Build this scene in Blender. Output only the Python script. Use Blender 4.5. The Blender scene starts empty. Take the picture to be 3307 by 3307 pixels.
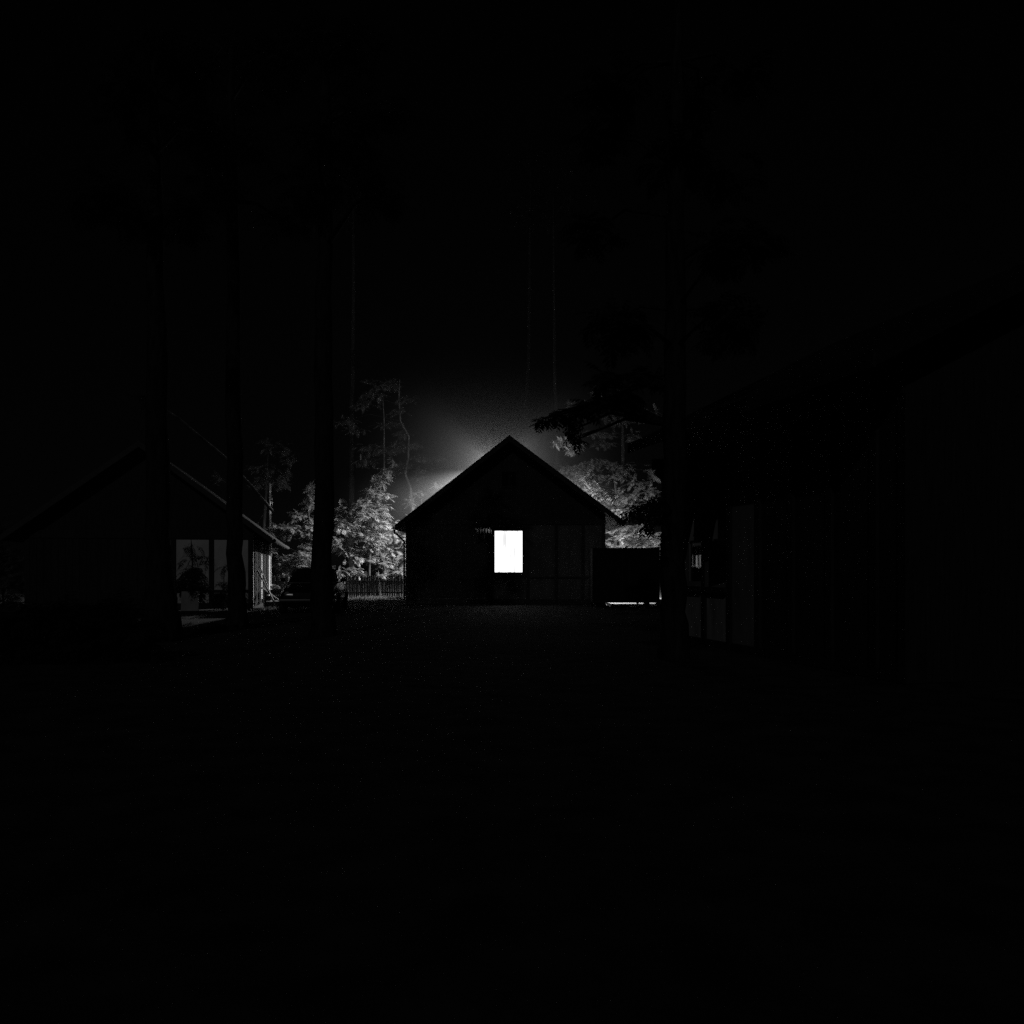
import bpy, math, random
from mathutils import Vector, Matrix, noise as mnoise
R = math.radians
rnd = random.Random(7)
S = bpy.context.scene
COL = S.collection

# ------------------------------------------------------------------ camera, sky, moon, exposure
# plan: camera at the origin, 1.3 m up, looking along +y; lens equals a 50 mm on a 6x6 negative
CAM_H, F = 1.3, 3000.0
cam_d = bpy.data.cameras.new('camera'); cam = bpy.data.objects.new('camera', cam_d); COL.objects.link(cam)
cam.location = (0, 0, CAM_H); cam.rotation_euler = (R(90), 0, 0)
cam_d.sensor_width = 36; cam_d.lens = 36 * F / 3307; cam_d.shift_y = (1838 - 1653.5) / 3307
cam_d.clip_start = 0.1; cam_d.clip_end = 600
S.camera = cam

MOON_EL, MOON_AZ = R(28), R(190)          # low moon behind the camera, a little to its left
w = bpy.data.worlds.new('World'); S.world = w; w.use_nodes = True
nt = w.node_tree; bg = nt.nodes['Background']
sky = nt.nodes.new('ShaderNodeTexSky'); sky.sky_type = 'NISHITA'; sky.sun_disc = False
sky.sun_elevation = MOON_EL; sky.sun_rotation = MOON_AZ
bw = nt.nodes.new('ShaderNodeRGBToBW')
nt.links.new(sky.outputs[0], bw.inputs[0]); nt.links.new(bw.outputs[0], bg.inputs[0])
bg.inputs[1].default_value = 0.00014
moon_d = bpy.data.lights.new('moon', 'SUN'); moon = bpy.data.objects.new('moon', moon_d); COL.objects.link(moon)
moon_d.energy = 0.06; moon_d.angle = R(0.5); moon_d.color = (1, 1, 1)
mdir = Vector((0.15, 0.85, -0.45)).normalized()
moon.rotation_euler = mdir.to_track_quat('-Z', 'Y').to_euler()
moon.location = (-4, -20, 14)

S.view_settings.view_transform = 'Standard'; S.view_settings.look = 'None'
S.view_settings.exposure = 0; S.view_settings.gamma = 1; S.view_settings.use_curve_mapping = False
S.render.engine = 'CYCLES'
c = S.cycles
c.max_bounces = 6; c.diffuse_bounces = 3; c.glossy_bounces = 3; c.transmission_bounces = 4; c.volume_bounces = 0
c.transparent_max_bounces = 6; c.use_denoising = False; c.use_adaptive_sampling = False; c.caustics_reflective = False; c.caustics_refractive = False
c.sample_clamp_indirect = 0.8; c.sample_clamp_direct = 2.5

# ------------------------------------------------------------------ helpers
def at(px, py, d):
    """survey point: position on the negative and distance -> world"""
    return Vector(((px - 1653) / F * d, d, CAM_H - (py - 1838) / F * d))

class MB:
    def __init__(s): s.v, s.f = [], []
    def add(s, vs, fs):
        o = len(s.v); s.v.extend(tuple(p) for p in vs); s.f.extend(tuple(i + o for i in f) for f in fs); return s
    def box(s, x0, x1, y0, y1, z0, z1, m=None, b=0.0):
        vs = [(x0,y0,z0),(x1,y0,z0),(x1,y1,z0),(x0,y1,z0),(x0,y0,z1),(x1,y0,z1),(x1,y1,z1),(x0,y1,z1)]
        if m: vs = [m @ Vector(p) for p in vs]
        return s.add(vs, [(0,3,2,1),(4,5,6,7),(0,1,5,4),(1,2,6,5),(2,3,7,6),(3,0,4,7)])
    def bar(s, a, b, wd, hg, up=(0,0,1)):
        a, b = Vector(a), Vector(b); d = (b - a); L = d.length; d.normalize(); up = Vector(up)
        x = d.cross(up)
        if x.length < 1e-4: x = d.cross(Vector((1,0,0)))
        x.normalize(); z = x.cross(d)
        m = Matrix.Translation(a) @ Matrix((x, d, z)).transposed().to_4x4()
        return s.box(-wd/2, wd/2, 0, L, -hg/2, hg/2, m)
    def tube(s, pts, rad, n=8, cap=True, lump=0.0):
        pts = [Vector(p) for p in pts]
        if not isinstance(rad, (list, tuple)): rad = [rad] * len(pts)
        o = len(s.v); px = None
        for i, p in enumerate(pts):
            d = (pts[min(i+1, len(pts)-1)] - pts[max(i-1, 0)]).normalized()
            ref = Vector((1,0,0)) if abs(d.x) < 0.9 else Vector((0,1,0))
            x = (ref - d * ref.dot(d)).normalized() if px is None else (px - d * px.dot(d)).normalized()
            px = x; y = d.cross(x)
            for k in range(n):
                t = 2 * math.pi * k / n
                r = rad[i] * (1 + (lump * mnoise.noise(p * 2.2 + Vector((3*math.cos(t), 3*math.sin(t), 0))) if lump else 0))
                s.v.append(tuple(p + x * (r * math.cos(t)) + y * (r * math.sin(t))))
        for i in range(len(pts) - 1):
            for k in range(n):
                a = o + i*n + k; b = o + i*n + (k+1) % n
                s.f.append((a, b, b + n, a + n))
        if cap:
            s.f.append(tuple(o + k for k in reversed(range(n)))); s.f.append(tuple(o + (len(pts)-1)*n + k for k in range(n)))
        return s
    def lathe(s, prof, n=20, m=None):
        o = len(s.v)
        for r, z in prof:
            for k in range(n):
                t = 2*math.pi*k/n; p = Vector((r*math.cos(t), r*math.sin(t), z)); s.v.append(tuple(m @ p if m else p))
        for i in range(len(prof)-1):
            for k in range(n):
                a = o+i*n+k; b = o+i*n+(k+1)%n; s.f.append((a, b, b+n, a+n))
        return s
    def prism(s, poly, y0, y1, m=None):
        """poly in (x, z), extruded along y"""
        n = len(poly)
        vs = [(x, y0, z) for x, z in poly] + [(x, y1, z) for x, z in poly]
        if m: vs = [m @ Vector(p) for p in vs]
        return s.add(vs, [tuple(range(n)), tuple(reversed(range(n, 2*n)))] + [((i+1) % n, i, n+i, n+(i+1) % n) for i in range(n)])
    def build(s, name, mat, parent=None, smooth=False, bevel=0.0):
        me = bpy.data.meshes.new(name); me.from_pydata(s.v, [], s.f); me.update()
        if mat: me.materials.append(mat)
        if smooth: me.polygons.foreach_set('use_smooth', [True] * len(me.polygons))
        o = bpy.data.objects.new(name, me); COL.objects.link(o)
        if parent: o.parent = parent
        if bevel:
            b = o.modifiers.new('edge', 'BEVEL'); b.width = bevel; b.segments = 2; b.limit_method = 'ANGLE'
        return o

def tag(o, label=None, cat=None, group=None, kind=None):
    if label: o['label'] = label
    if cat: o['category'] = cat
    if group: o['group'] = group
    if kind: o['kind'] = kind
    return o
def thing(name, loc, label, cat, rz=0, group=None):
    o = bpy.data.objects.new(name, None); COL.objects.link(o); o.location = loc; o.rotation_euler = (0, 0, rz)
    o.empty_display_size = 0.3
    return tag(o, label, cat, group)

# ------------------------------------------------------------------ materials (a black and white photograph: greys only)
def mat(name, col, rough=0.7, var=0.25, scale=6.0, spec=0.3, stretch=(1,1,1), bump=0.0, trans=0.0, metal=0.0):
    m = bpy.data.materials.new(name); m.use_nodes = True; t = m.node_tree; p = t.nodes['Principled BSDF']
    p.inputs['Roughness'].default_value = rough; p.inputs['Specular IOR Level'].default_value = spec; p.inputs['Metallic'].default_value = metal
    tc = t.nodes.new('ShaderNodeTexCoord'); mp = t.nodes.new('ShaderNodeMapping'); mp.inputs['Scale'].default_value = stretch
    n = t.nodes.new('ShaderNodeTexNoise'); n.inputs['Scale'].default_value = scale; n.inputs['Detail'].default_value = 6
    t.links.new(tc.outputs['Object'], mp.inputs[0]); t.links.new(mp.outputs[0], n.inputs['Vector'])
    r = t.nodes.new('ShaderNodeMapRange'); r.inputs[1].default_value = 0.3; r.inputs[2].default_value = 0.7
    r.inputs[3].default_value = col * (1 - var); r.inputs[4].default_value = col * (1 + var)
    t.links.new(n.outputs['Fac'], r.inputs[0]); t.links.new(r.outputs[0], p.inputs['Base Color'])
    if bump:
        b = t.nodes.new('ShaderNodeBump'); b.inputs['Strength'].default_value = bump; b.inputs['Distance'].default_value = 0.05
        t.links.new(n.outputs['Fac'], b.inputs['Height']); t.links.new(b.outputs[0], p.inputs['Normal'])
    if trans:
        tr = t.nodes.new('ShaderNodeBsdfTranslucent'); t.links.new(r.outputs[0], tr.inputs[0])
        mx = t.nodes.new('ShaderNodeMixShader'); mx.inputs[0].default_value = trans
        t.links.new(p.outputs[0], mx.inputs[1]); t.links.new(tr.outputs[0], mx.inputs[2])
        t.links.new(mx.outputs[0], t.nodes['Material Output'].inputs[0])
    return m
M = dict(
    dark_wood=mat('dark_stained_wood', 0.025, 0.7, 0.4, 4, stretch=(6,6,0.5), bump=0.2),
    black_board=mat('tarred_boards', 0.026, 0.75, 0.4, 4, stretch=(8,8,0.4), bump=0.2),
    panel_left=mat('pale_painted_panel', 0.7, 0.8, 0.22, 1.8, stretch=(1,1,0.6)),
    panel_mid=mat('weathered_grey_panel', 0.09, 0.8, 0.3, 2.5, stretch=(1,1,0.4)),
    panel_dull=mat('dull_plaster_panel', 0.2, 0.8, 0.3, 1.6, stretch=(1,2,0.5)),
    panel_right=mat('grey_painted_panel', 0.36, 0.8, 0.35, 2.2, stretch=(1,2,0.5)),
    plank_light=mat('light_vertical_planks', 0.8, 0.7, 0.18, 5, stretch=(3,3,0.25)),
    roof=mat('bitumen_roofing', 0.014, 0.85, 0.3, 10, bump=0.3),
    fascia=mat('grey_fascia_paint', 0.045, 0.6, 0.2, 8),
    zinc=mat('zinc_sheet', 0.3, 0.6, 0.3, 9, metal=0.3),
    glass=mat('dark_window_glass', 0.005, 0.015, 0.0, 1, spec=1.0),
    concrete=mat('concrete', 0.3, 0.9, 0.45, 5, bump=0.4),
    ground=mat('bare_trodden_earth', 0.045, 0.95, 0.45, 2.5, bump=0.6, spec=0.1),
    grass=mat('grass_blades', 0.09, 0.6, 0.4, 3, trans=0.3),
    bark=mat('rough_bark', 0.03, 0.9, 0.5, 7, stretch=(2,2,0.4), bump=0.8, spec=0.0),
    bark_pale=mat('pale_bark', 0.11, 0.9, 0.6, 5, stretch=(1,1,0.5), bump=0.4, spec=0.0),
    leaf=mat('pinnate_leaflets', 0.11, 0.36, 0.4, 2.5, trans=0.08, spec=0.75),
    leaf_unlit=mat('unlit_leaflets', 0.024, 0.8, 0.3, 2.5, trans=0.03, spec=0.0),  # leaf colour lowered so plants away from the lamp stay black
    paint=mat('dark_car_paint', 0.012, 0.16, 0.1, 3, spec=0.7),
    rubber=mat('tyre_rubber', 0.02, 0.85, 0.2, 5),
    chrome=mat('dull_chrome', 0.5, 0.2, 0.1, 5, metal=1.0),
    lamp_glass=mat('headlamp_glass', 0.3, 0.08, 0.1, 5, spec=0.8),
    black_paint=mat('matt_black_sheet', 0.012, 0.7, 0.2, 6, spec=0.15),
    old_wood=mat('bare_grey_timber', 0.22, 0.85, 0.35, 6, stretch=(1,1,1), bump=0.3),
    picket=mat('fence_timber', 0.035, 0.85, 0.4, 6, bump=0.3),
    enamel=mat('pale_enamel', 0.35, 0.35, 0.1, 5),
    pole=mat('whitewashed_pole', 0.78, 0.85, 0.5, 5, stretch=(1,1,0.6)),
    iron=mat('dark_iron', 0.03, 0.6, 0.2, 6),
)
def emit(name, s):
    m = bpy.data.materials.new(name); m.use_nodes = True; t = m.node_tree; t.nodes.clear()
    e = t.nodes.new('ShaderNodeEmission'); e.inputs[1].default_value = s; o = t.nodes.new('ShaderNodeOutputMaterial')
    t.links.new(e.outputs[0], o.inputs[0]); return m
# bed-sheet curtain: glowing cloth, thinner and thicker in its hanging folds
def curtain_mat():
    m = bpy.data.materials.new('lit_curtain_cloth'); m.use_nodes = True; t = m.node_tree; t.nodes.clear()
    tc = t.nodes.new('ShaderNodeTexCoord'); mp = t.nodes.new('ShaderNodeMapping'); mp.inputs['Scale'].default_value = (6.5, 1, 0.35)
    n = t.nodes.new('ShaderNodeTexNoise'); n.inputs['Scale'].default_value = 2.0; n.inputs['Detail'].default_value = 5
    t.links.new(tc.outputs['Object'], mp.inputs[0]); t.links.new(mp.outputs[0], n.inputs[0])
    r = t.nodes.new('ShaderNodeMapRange'); r.inputs[1].default_value = 0.3; r.inputs[2].default_value = 0.72; r.inputs[3].default_value = 0.0; r.inputs[4].default_value = 1.0
    t.links.new(n.outputs['Fac'], r.inputs[0])
    pw = t.nodes.new('ShaderNodeMath'); pw.operation = 'POWER'; pw.inputs[1].default_value = 2.6; t.links.new(r.outputs[0], pw.inputs[0])
    ma = t.nodes.new('ShaderNodeMath'); ma.operation = 'MULTIPLY_ADD'; ma.inputs[1].default_value = 8.5; ma.inputs[2].default_value = 0.82; t.links.new(pw.outputs[0], ma.inputs[0])
    e = t.nodes.new('ShaderNodeEmission'); t.links.new(ma.outputs[0], e.inputs[1])
    o = t.nodes.new('ShaderNodeOutputMaterial'); t.links.new(e.outputs[0], o.inputs[0])
    return m

def light(name, kind, loc, power, parent=None, radius=0.1, spot=None, blend=0.3):
    d = bpy.data.lights.new(name, kind); d.energy = power; d.shadow_soft_size = radius
    if spot: d.spot_size = R(spot); d.spot_blend = blend
    o = bpy.data.objects.new(name, d); COL.objects.link(o); o.location = loc
    if parent: o.parent = parent
    return o

# ------------------------------------------------------------------ ground
def ground_z(x, y):
    return 0.035 * mnoise.noise(Vector((x * 0.35, y * 0.35, 0))) + 0.015 * mnoise.noise(Vector((x * 1.6, y * 1.6, 5)))
g = MB(); nx, ny = 150, 150
def warp(i, n, lo, hi, mid, k=2.2):
    t = i / n * 2 - 1; t = math.copysign(abs(t) ** k, t)
    return mid + (t * (hi - mid) if t > 0 else t * (mid - lo))
xs = [warp(i, nx, -110, 110, 0) for i in range(nx + 1)]; ys = [warp(j, ny, -60, 130, 30) for j in range(ny + 1)]
g.add([(x, y, ground_z(x, y)) for y in ys for x in xs],
      [(j*(nx+1)+i, j*(nx+1)+i+1, (j+1)*(nx+1)+i+1, (j+1)*(nx+1)+i) for j in range(ny) for i in range(nx)])
tag(g.build('ground', M['ground'], smooth=True), kind='structure')

# ------------------------------------------------------------------ the middle house
HY = 34.0; HB = 40.5; WL, WR, WT = -3.89, 3.42, 3.05
house = thing('house', (0, HY, 0), 'dark gabled cabin facing the camera with one brightly lit window', 'house')
X0, X1, Z0, Z1 = -0.628, 0.374, 1.19, 2.70         # window opening
RX, RZ = -0.09, 6.10; EL, EZL = -4.21, 2.87; ER, EZR = 4.05, 3.0
def roof_z(x): return RZ - (RX - x) * (RZ - EZL) / (RX - EL) if x < RX else RZ - (x - RX) * (RZ - EZR) / (ER - RX)
T = 0.14
wl = MB()
wl.box(WL, X0, 0, T, 0, WT); wl.box(X1, WR, 0, T, 0, WT); wl.box(X0, X1, 0, T, 0, Z0); wl.box(X0, X1, 0, T, Z1, WT)
wl.box(WL, WL + T, T, 6.4, 0, WT); wl.box(WR - T, WR, T, 6.4, 0, WT); wl.box(WL, WR, 6.4, 6.54, 0, WT)
wl.build('wall', M['panel_mid'], house)
for yy in (0.0, 6.4):
    gb = MB().prism([(WL, WT), (WR, WT), (WR, roof_z(WR) - 0.14), (RX, RZ - 0.16), (WL, max(WT + 0.01, roof_z(WL) - 0.14))], yy, yy + T)
    gb.build('gable', M['black_board'], house)
bt = MB()                                             # cover strips of the gable boarding
for k in range(18):
    x = WL + 0.2 + k * 0.41
    if roof_z(x) - 0.3 > WT + 0.12: bt.box(x - 0.025, x + 0.025, -0.02, 0, WT + 0.1, roof_z(x) - 0.26)
bt.build('gable_batten', M['black_board'], house)
fr = MB()                                             # timber frame standing proud of the panels
for x in (WL + 0.07, -2.85, -1.87, -0.82, 0.58, 1.62, 2.6, WR - 0.07): fr.box(x - 0.06, x + 0.06, -0.035, 0, 0.0, WT - 0.13)
fr.box(WL, WR, -0.05, 0, WT - 0.12, WT + 0.08)
for a, b in zip((WL + 0.13, -2.79, -1.81, -0.76, 0.64, 1.68, 2.66), (-2.91, -1.93, -0.88, 0.52, 1.56, 2.54, WR - 0.13)):
    fr.box(a, b, -0.03, 0, 0.95, 1.02)
fr.box(WL, WR, -0.06, -0.036, 0.02, 0.2)
fr.build('timber_frame', M['dark_wood'], house)
dk = MB()                                             # dark boards filling the bays left of the window
for a, b in ((WL + 0.13, -2.91), (-2.79, -1.93), (-1.81, -0.88)):
    n = 6
    for k in range(n):
        s_ = (b - a) / n; dk.box(a + k*s_ + 0.004, a + (k+1)*s_ - 0.004, -0.022, 0, 0.25, WT - 0.13)
dk.build('boarding', M['black_board'], house)
rf = MB(); th = 0.14
for (xa, za, xb, zb) in ((EL, EZL, RX, RZ), (RX, RZ, ER, EZR)):
    rf.prism([(xa, za - th), (xb, zb - th), (xb, zb), (xa, za)], -0.62, 7.0)
roof = rf.build('roof', M['roof'], house)
bb = MB()
for (xa, za, xb, zb) in ((EL, EZL, RX, RZ), (RX, RZ, ER, EZR)):
    bb.prism([(xa, za - 0.2), (xb, zb - 0.2), (xb, zb + 0.015), (xa, za + 0.015)], -0.66, -0.622)
bb.build('bargeboard', M['black_board'], roof)
def gutter(x, z, par):
    m = MB(); n = 10
    prof = [(0.07*math.cos(math.pi + math.pi*k/n), 0.07*math.sin(math.pi + math.pi*k/n)) for k in range(n+1)]
    inner = [(0.062*math.cos(2*math.pi - math.pi*k/n), 0.062*math.sin(2*math.pi - math.pi*k/n)) for k in range(n+1)]
    m.prism([(x + a, z + b) for a, b in prof + inner], -0.5, 6.9)
    m.prism([(x + a, z + b) for a, b in prof], -0.52, -0.502)
    return m.build('gutter', M['zinc'], par)
gutter(EL - 0.06, EZL - 0.06, house); gutter(ER + 0.06, EZR - 0.06, house)
dp = MB(); dp.tube([(EL - 0.06, -0.3, EZL - 0.14), (EL - 0.06, -0.3, EZL - 0.22), (WL - 0.07, 0.1, EZL - 0.55), (WL - 0.07, 0.1, 0.1)], 0.04, 10)
for k in range(7): dp.tube([(EL - 0.06, -0.3, EZL - 0.15 - k*0.012), (EL - 0.06, -0.3, EZL - 0.156 - k*0.012)], 0.046, 10)
dp.build('downpipe', M['zinc'], house)
# window
win = MB()
win.box(X0 - 0.11, X0 + 0.0, -0.05, 0.02, Z0 - 0.1, Z1 + 0.1); win.box(X1, X1 + 0.11, -0.05, 0.02, Z0 - 0.1, Z1 + 0.1)
win.box(X0, X1, -0.05, 0.02, Z1, Z1 + 0.1); win.box(X0, X1, -0.05, 0.02, Z0 - 0.1, Z0)
win = win.build('window', M['dark_wood'], house)
MB().box(X0 - 0.14, X1 + 0.14, -0.11, -0.05, Z0 - 0.14, Z0 - 0.1).build('sill', M['dark_wood'], win)
cu = MB(); nu, nv = 80, 6                              # the cloth hangs in shallow folds just inside
def fold(u): return 0.012 * math.sin(u * 46) + 0.008 * math.sin(u * 83 + 1)
cx0, cx1, cz0, cz1 = X0 - 0.05, X1 + 0.05, Z0 - 0.06, Z1 + 0.05
cu.add([(cx0 + (cx1 - cx0) * i / nu, 0.2 + fold(i / nu), cz0 + (cz1 - cz0) * j / nv) for j in range(nv + 1) for i in range(nu + 1)],
       [(j*(nu+1)+i, j*(nu+1)+i+1, (j+1)*(nu+1)+i+1, (j+1)*(nu+1)+i) for j in range(nv) for i in range(nu)])
cu.build('curtain', curtain_mat(), win, smooth=True)
rm = MB(); rm.box(WL + T, WR - T, T + 0.01, 6.39, 2.98, 3.04); rm.build('ceiling', M['panel_right'], house)
# corrugated sheet canopy left of the window, its edge caught by the window light
aw = MB(); n = 72; ax0, ax1 = -1.32, -0.74
pts = []
for i in range(n + 1):
    x = ax0 + (ax1 - ax0) * i / n
    pts.append((x, 0.03 * math.sin((x - ax0) / 0.1 * 2 * math.pi)))
vs = []
for yy, zz in ((-0.075, 2.62), (-0.85, 2.75)):
    vs += [(x, yy, zz + h) for x, h in pts]
for yy, zz in ((-0.075, 2.612), (-0.85, 2.742)):
    vs += [(x, yy, zz + h) for x, h in pts]
k = n + 1
aw.add(vs, [(i, i+1, k+i+1, k+i) for i in range(n)] + [(2*k+i+1, 2*k+i, 3*k+i, 3*k+i+1) for i in range(n)] + [(k+i, k+i+1, 3*k+i+1, 3*k+i) for i in range(n)])
awn = aw.build('corrugated_canopy', M['zinc'], house)
ab = MB()
for x in (-1.28, -1.0): ab.bar((x, -0.06, 2.25), (x, -0.7, 2.67), 0.04, 0.04)
ab.build('bracket', M['dark_wood'], awn)
aww = MB(); a0, a1, z0, z1 = -0.36, 0.15, 4.33, 4.86
aww.box(a0 - 0.05, a0, -0.05, 0, z0 - 0.05, z1 + 0.05); aww.box(a1, a1 + 0.05, -0.05, 0, z0 - 0.05, z1 + 0.05)
aww.box(a0, a1, -0.05, 0, z1, z1 + 0.05); aww.box(a0, a1, -0.05, 0, z0 - 0.05, z0); aww.box(-0.12, -0.09, -0.045, 0, z0, z1)
aw_o = aww.build('attic_window', M['dark_wood'], house)
MB().box(a0, a1, -0.03, -0.022, z0, z1).build('pane', M['glass'], aw_o)

# lamps behind the house: one on a mast, one bulkhead on the right-hand wall
LX, LY, LZ = -0.7, 42.6, 6.05
sl = thing('street_lamp', (LX, LY, 0), 'yard lamp on a mast hidden behind the cabin roof, lighting the trees', 'lamp')
MB().tube([(0, 0.5, 0), (0, 0.5, LZ + 0.15), (0, 0.4, LZ + 0.28), (0, 0.0, LZ + 0.26)], [0.07, 0.05, 0.04, 0.035], 10).build('mast', M['iron'], sl)
MB().lathe([(0.03, 0.24), (0.06, 0.22), (0.12, 0.16), (0.24, 0.09), (0.25, 0.09), (0.13, 0.15)], 20, Matrix.Translation((0, 0, LZ))).build('shade', M['enamel'], sl, smooth=True)
MB().lathe([(0.001, 0.08), (0.05, 0.06), (0.06, 0.0), (0.04, -0.06), (0.001, -0.08)], 14, Matrix.Translation((0, 0, LZ + 0.04))).build('globe', emit('mast_lamp_glow', 4), sl, smooth=True)
light('mast_light', 'SPOT', (0, 0, LZ - 0.12), 16500, sl, 0.05, 179.5, 0.4).rotation_euler = (R(8), 0, 0)
light('mast_spill', 'POINT', (0, -0.05, LZ - 0.16), 1400, sl, 0.06)
wlmp = MB()
pl = thing('wall_lamp', (WR, 37.2, 1.5), 'small bulkhead lamp on the hidden right wall of the cabin', 'lamp')
MB().box(0, 0.05, -0.08, 0.08, -0.1, 0.1).build('back_plate', M['iron'], pl)
MB().lathe([(0.07, 0), (0.065, 0.05), (0.04, 0.08), (0.001, 0.09)], 14, Matrix.Translation((0.05, 0, 0)) @ Matrix.Rotation(R(90), 4, 'Y')).build('globe', emit('wall_lamp_glow', 4), pl, smooth=True)
MB().add([(0, -0.5, 0.1), (0, 0.12, 0.1), (0.26, 0.12, 0.09), (0.26, -0.5, 0.09), (0, -0.5, 0.115), (0, 0.12, 0.115), (0.26, 0.12, 0.105), (0.26, -0.5, 0.105)],
         [(0,1,2,3),(7,6,5,4),(0,4,5,1),(1,5,6,2),(2,6,7,3),(3,7,4,0)]).build('soffit_baffle', M['iron'], pl)  # unseen plate added over the lamp to keep its light off the soffit
light('wall_light', 'POINT', (0.17, 0, 0.0), 1700, pl, 0.03)

# ------------------------------------------------------------------ house on the left
LH = thing('cottage', (-8.07, 29.0, 0), 'pale panelled cottage at the left with a floodlit side wall', 'house', R(11))
Lw, Ld, Lt = 6.6, 8.6, 2.26
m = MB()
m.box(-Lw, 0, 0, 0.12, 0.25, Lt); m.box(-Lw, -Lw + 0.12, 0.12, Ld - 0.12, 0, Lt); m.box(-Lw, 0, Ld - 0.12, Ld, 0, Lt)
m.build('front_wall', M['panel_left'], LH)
m = MB(); st = MB(); y = 0.125; rr = random.Random(4)
while y < Ld - 0.13:                                  # side wall: pale boards of uneven width between dark battens
    wd = rr.choice([0.16, 0.3, 0.5, 0.75]); y2 = min(y + wd, Ld - 0.125)
    m.box(-0.09, rr.choice([-0.04, -0.02, 0.0]), y + 0.01, y2 - 0.01, 0.12 + rr.uniform(0, 0.2), Lt); y = y2
    if y < Ld - 0.4:
        wd = rr.choice([0.08, 0.14, 0.26]); st.box(-0.09, rr.choice([0.015, 0.03]), y, y + wd, 0.12, Lt - 0.01); y += wd
m.build('side_wall', M['plank_light'], LH); st.build('batten', M['dark_wood'], LH)
MB().box(-0.13, -0.095, 0.125, Ld - 0.125, 0.1, Lt).build('wall_lining', M['black_board'], LH)
ra = 0.745; ov = 0.6; ridge = Lt - 0.02 + ra * (Lw / 2 + ov)
for yy in (0.0, Ld - 0.12): MB().prism([(-Lw, Lt), (0, Lt), (0, Lt + 0.45), (-Lw/2, ridge - 0.16), (-Lw, Lt + 0.45)], yy, yy + 0.12).build('gable', M['black_board'], LH)
m = MB()
for xa, za, xb, zb in ((-Lw - ov, Lt - 0.02, -Lw/2, ridge), (-Lw/2, ridge, ov, Lt - 0.02)):
    m.prism([(xa, za - 0.1), (xb, zb - 0.1), (xb, zb), (xa, za)], -0.45, Ld + 0.45)
lroof = m.build('roof', M['roof'], LH)
m = MB()
for xa, za, xb, zb in ((-Lw - ov, Lt - 0.02, -Lw/2, ridge), (-Lw/2, ridge, ov, Lt - 0.02)):
    m.prism([(xa, za - 0.17), (xb, zb - 0.17), (xb, zb + 0.02), (xa, za + 0.02)], -0.49, -0.452)
m.build('bargeboard', M['fascia'], lroof)
MB().tube([(ov + 0.05, -0.45, Lt - 0.08), (ov + 0.05, Ld + 0.45, Lt - 0.1)], 0.06, 10).build('gutter', M['roof'], lroof)
m = MB()
for x in (-0.09, -1.26, -2.38, -3.5, -4.62, -5.74, -Lw + 0.07): m.box(x - 0.07, x + 0.07, -0.04, 0, 0.1, Lt - 0.0)
m.box(-Lw, 0.0, -0.06, -0.041, Lt - 0.02, Lt + 0.22)
for a, b in ((-1.19, -0.16), (-2.31, -1.33), (-3.43, -2.45), (-4.55, -3.57), (-5.67, -4.69)): m.box(a, b, -0.03, 0, 0.58, 0.66)
m.build('timber_frame', M['dark_wood'], LH)
m = MB()
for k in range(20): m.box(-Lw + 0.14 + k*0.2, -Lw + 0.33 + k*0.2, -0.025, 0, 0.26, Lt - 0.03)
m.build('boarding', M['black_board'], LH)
MB().box(-Lw, 0.0, -0.05, 0, 0, 0.249).build('plinth', M['black_board'], LH)
MB().box(-Lw + 0.3, -0.35, -2.9, -0.06, -0.05, 0.12).build('doorstep', M['roof'], LH, bevel=0.03)

# ------------------------------------------------------------------ house on the right
RH = thing('bungalow', (4.5, 10.56, 0), 'dark framed bungalow at the right edge with tall narrow windows', 'house', R(13))
Rd, Rw, Rt = 6.42, 6.5, 3.85
posts = [6.35, 5.39, 4.44, 3.48, 2.52, 1.56, 0.6, 0.05]
m = MB()
m.box(0, 0.12, posts[2], Rd, 0.12, 0.92)
for k in range(len(posts) - 1):
    a, b = posts[k+1] + 0.0, posts[k]
    if k < 2: MB().box(0, 0.12, a, b, 3.33, Rt).build('upper_panel', M['panel_right'], RH)
m.build('side_wall', M['panel_right'], RH)
MB().box(0, 0.12, posts[3], posts[2], 0.12, Rt).build('plaster_bay', M['panel_dull'], RH)
MB().box(0, 0.12, 0, posts[3], 0.12, Rt).build('boarding', M['black_board'], RH)  # near bays coloured dark to stand in for the weaker light there
m = MB(); m.box(0.121, Rw, 0, 0.12, 0, Rt); m.box(0.121, Rw, Rd - 0.12, Rd, 0, Rt); m.box(Rw - 0.12, Rw, 0.121, Rd - 0.121, 0, Rt)
m.build('end_wall', M['black_board'], RH)
MB().box(-0.05, 0.15, -0.02, Rd, 0, 0.119).build('plinth', M['black_board'], RH)
m = MB()
for y in posts: m.box(-0.045, 0, y - 0.065, y + 0.065, 0.12, Rt)
m.box(-0.07, -0.046, 0, Rd + 0.06, 3.3, 3.42); m.box(-0.06, -0.046, 0, Rd + 0.06, Rt - 0.14, Rt - 0.02)
m.build('timber_frame', M['dark_wood'], RH)
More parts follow.
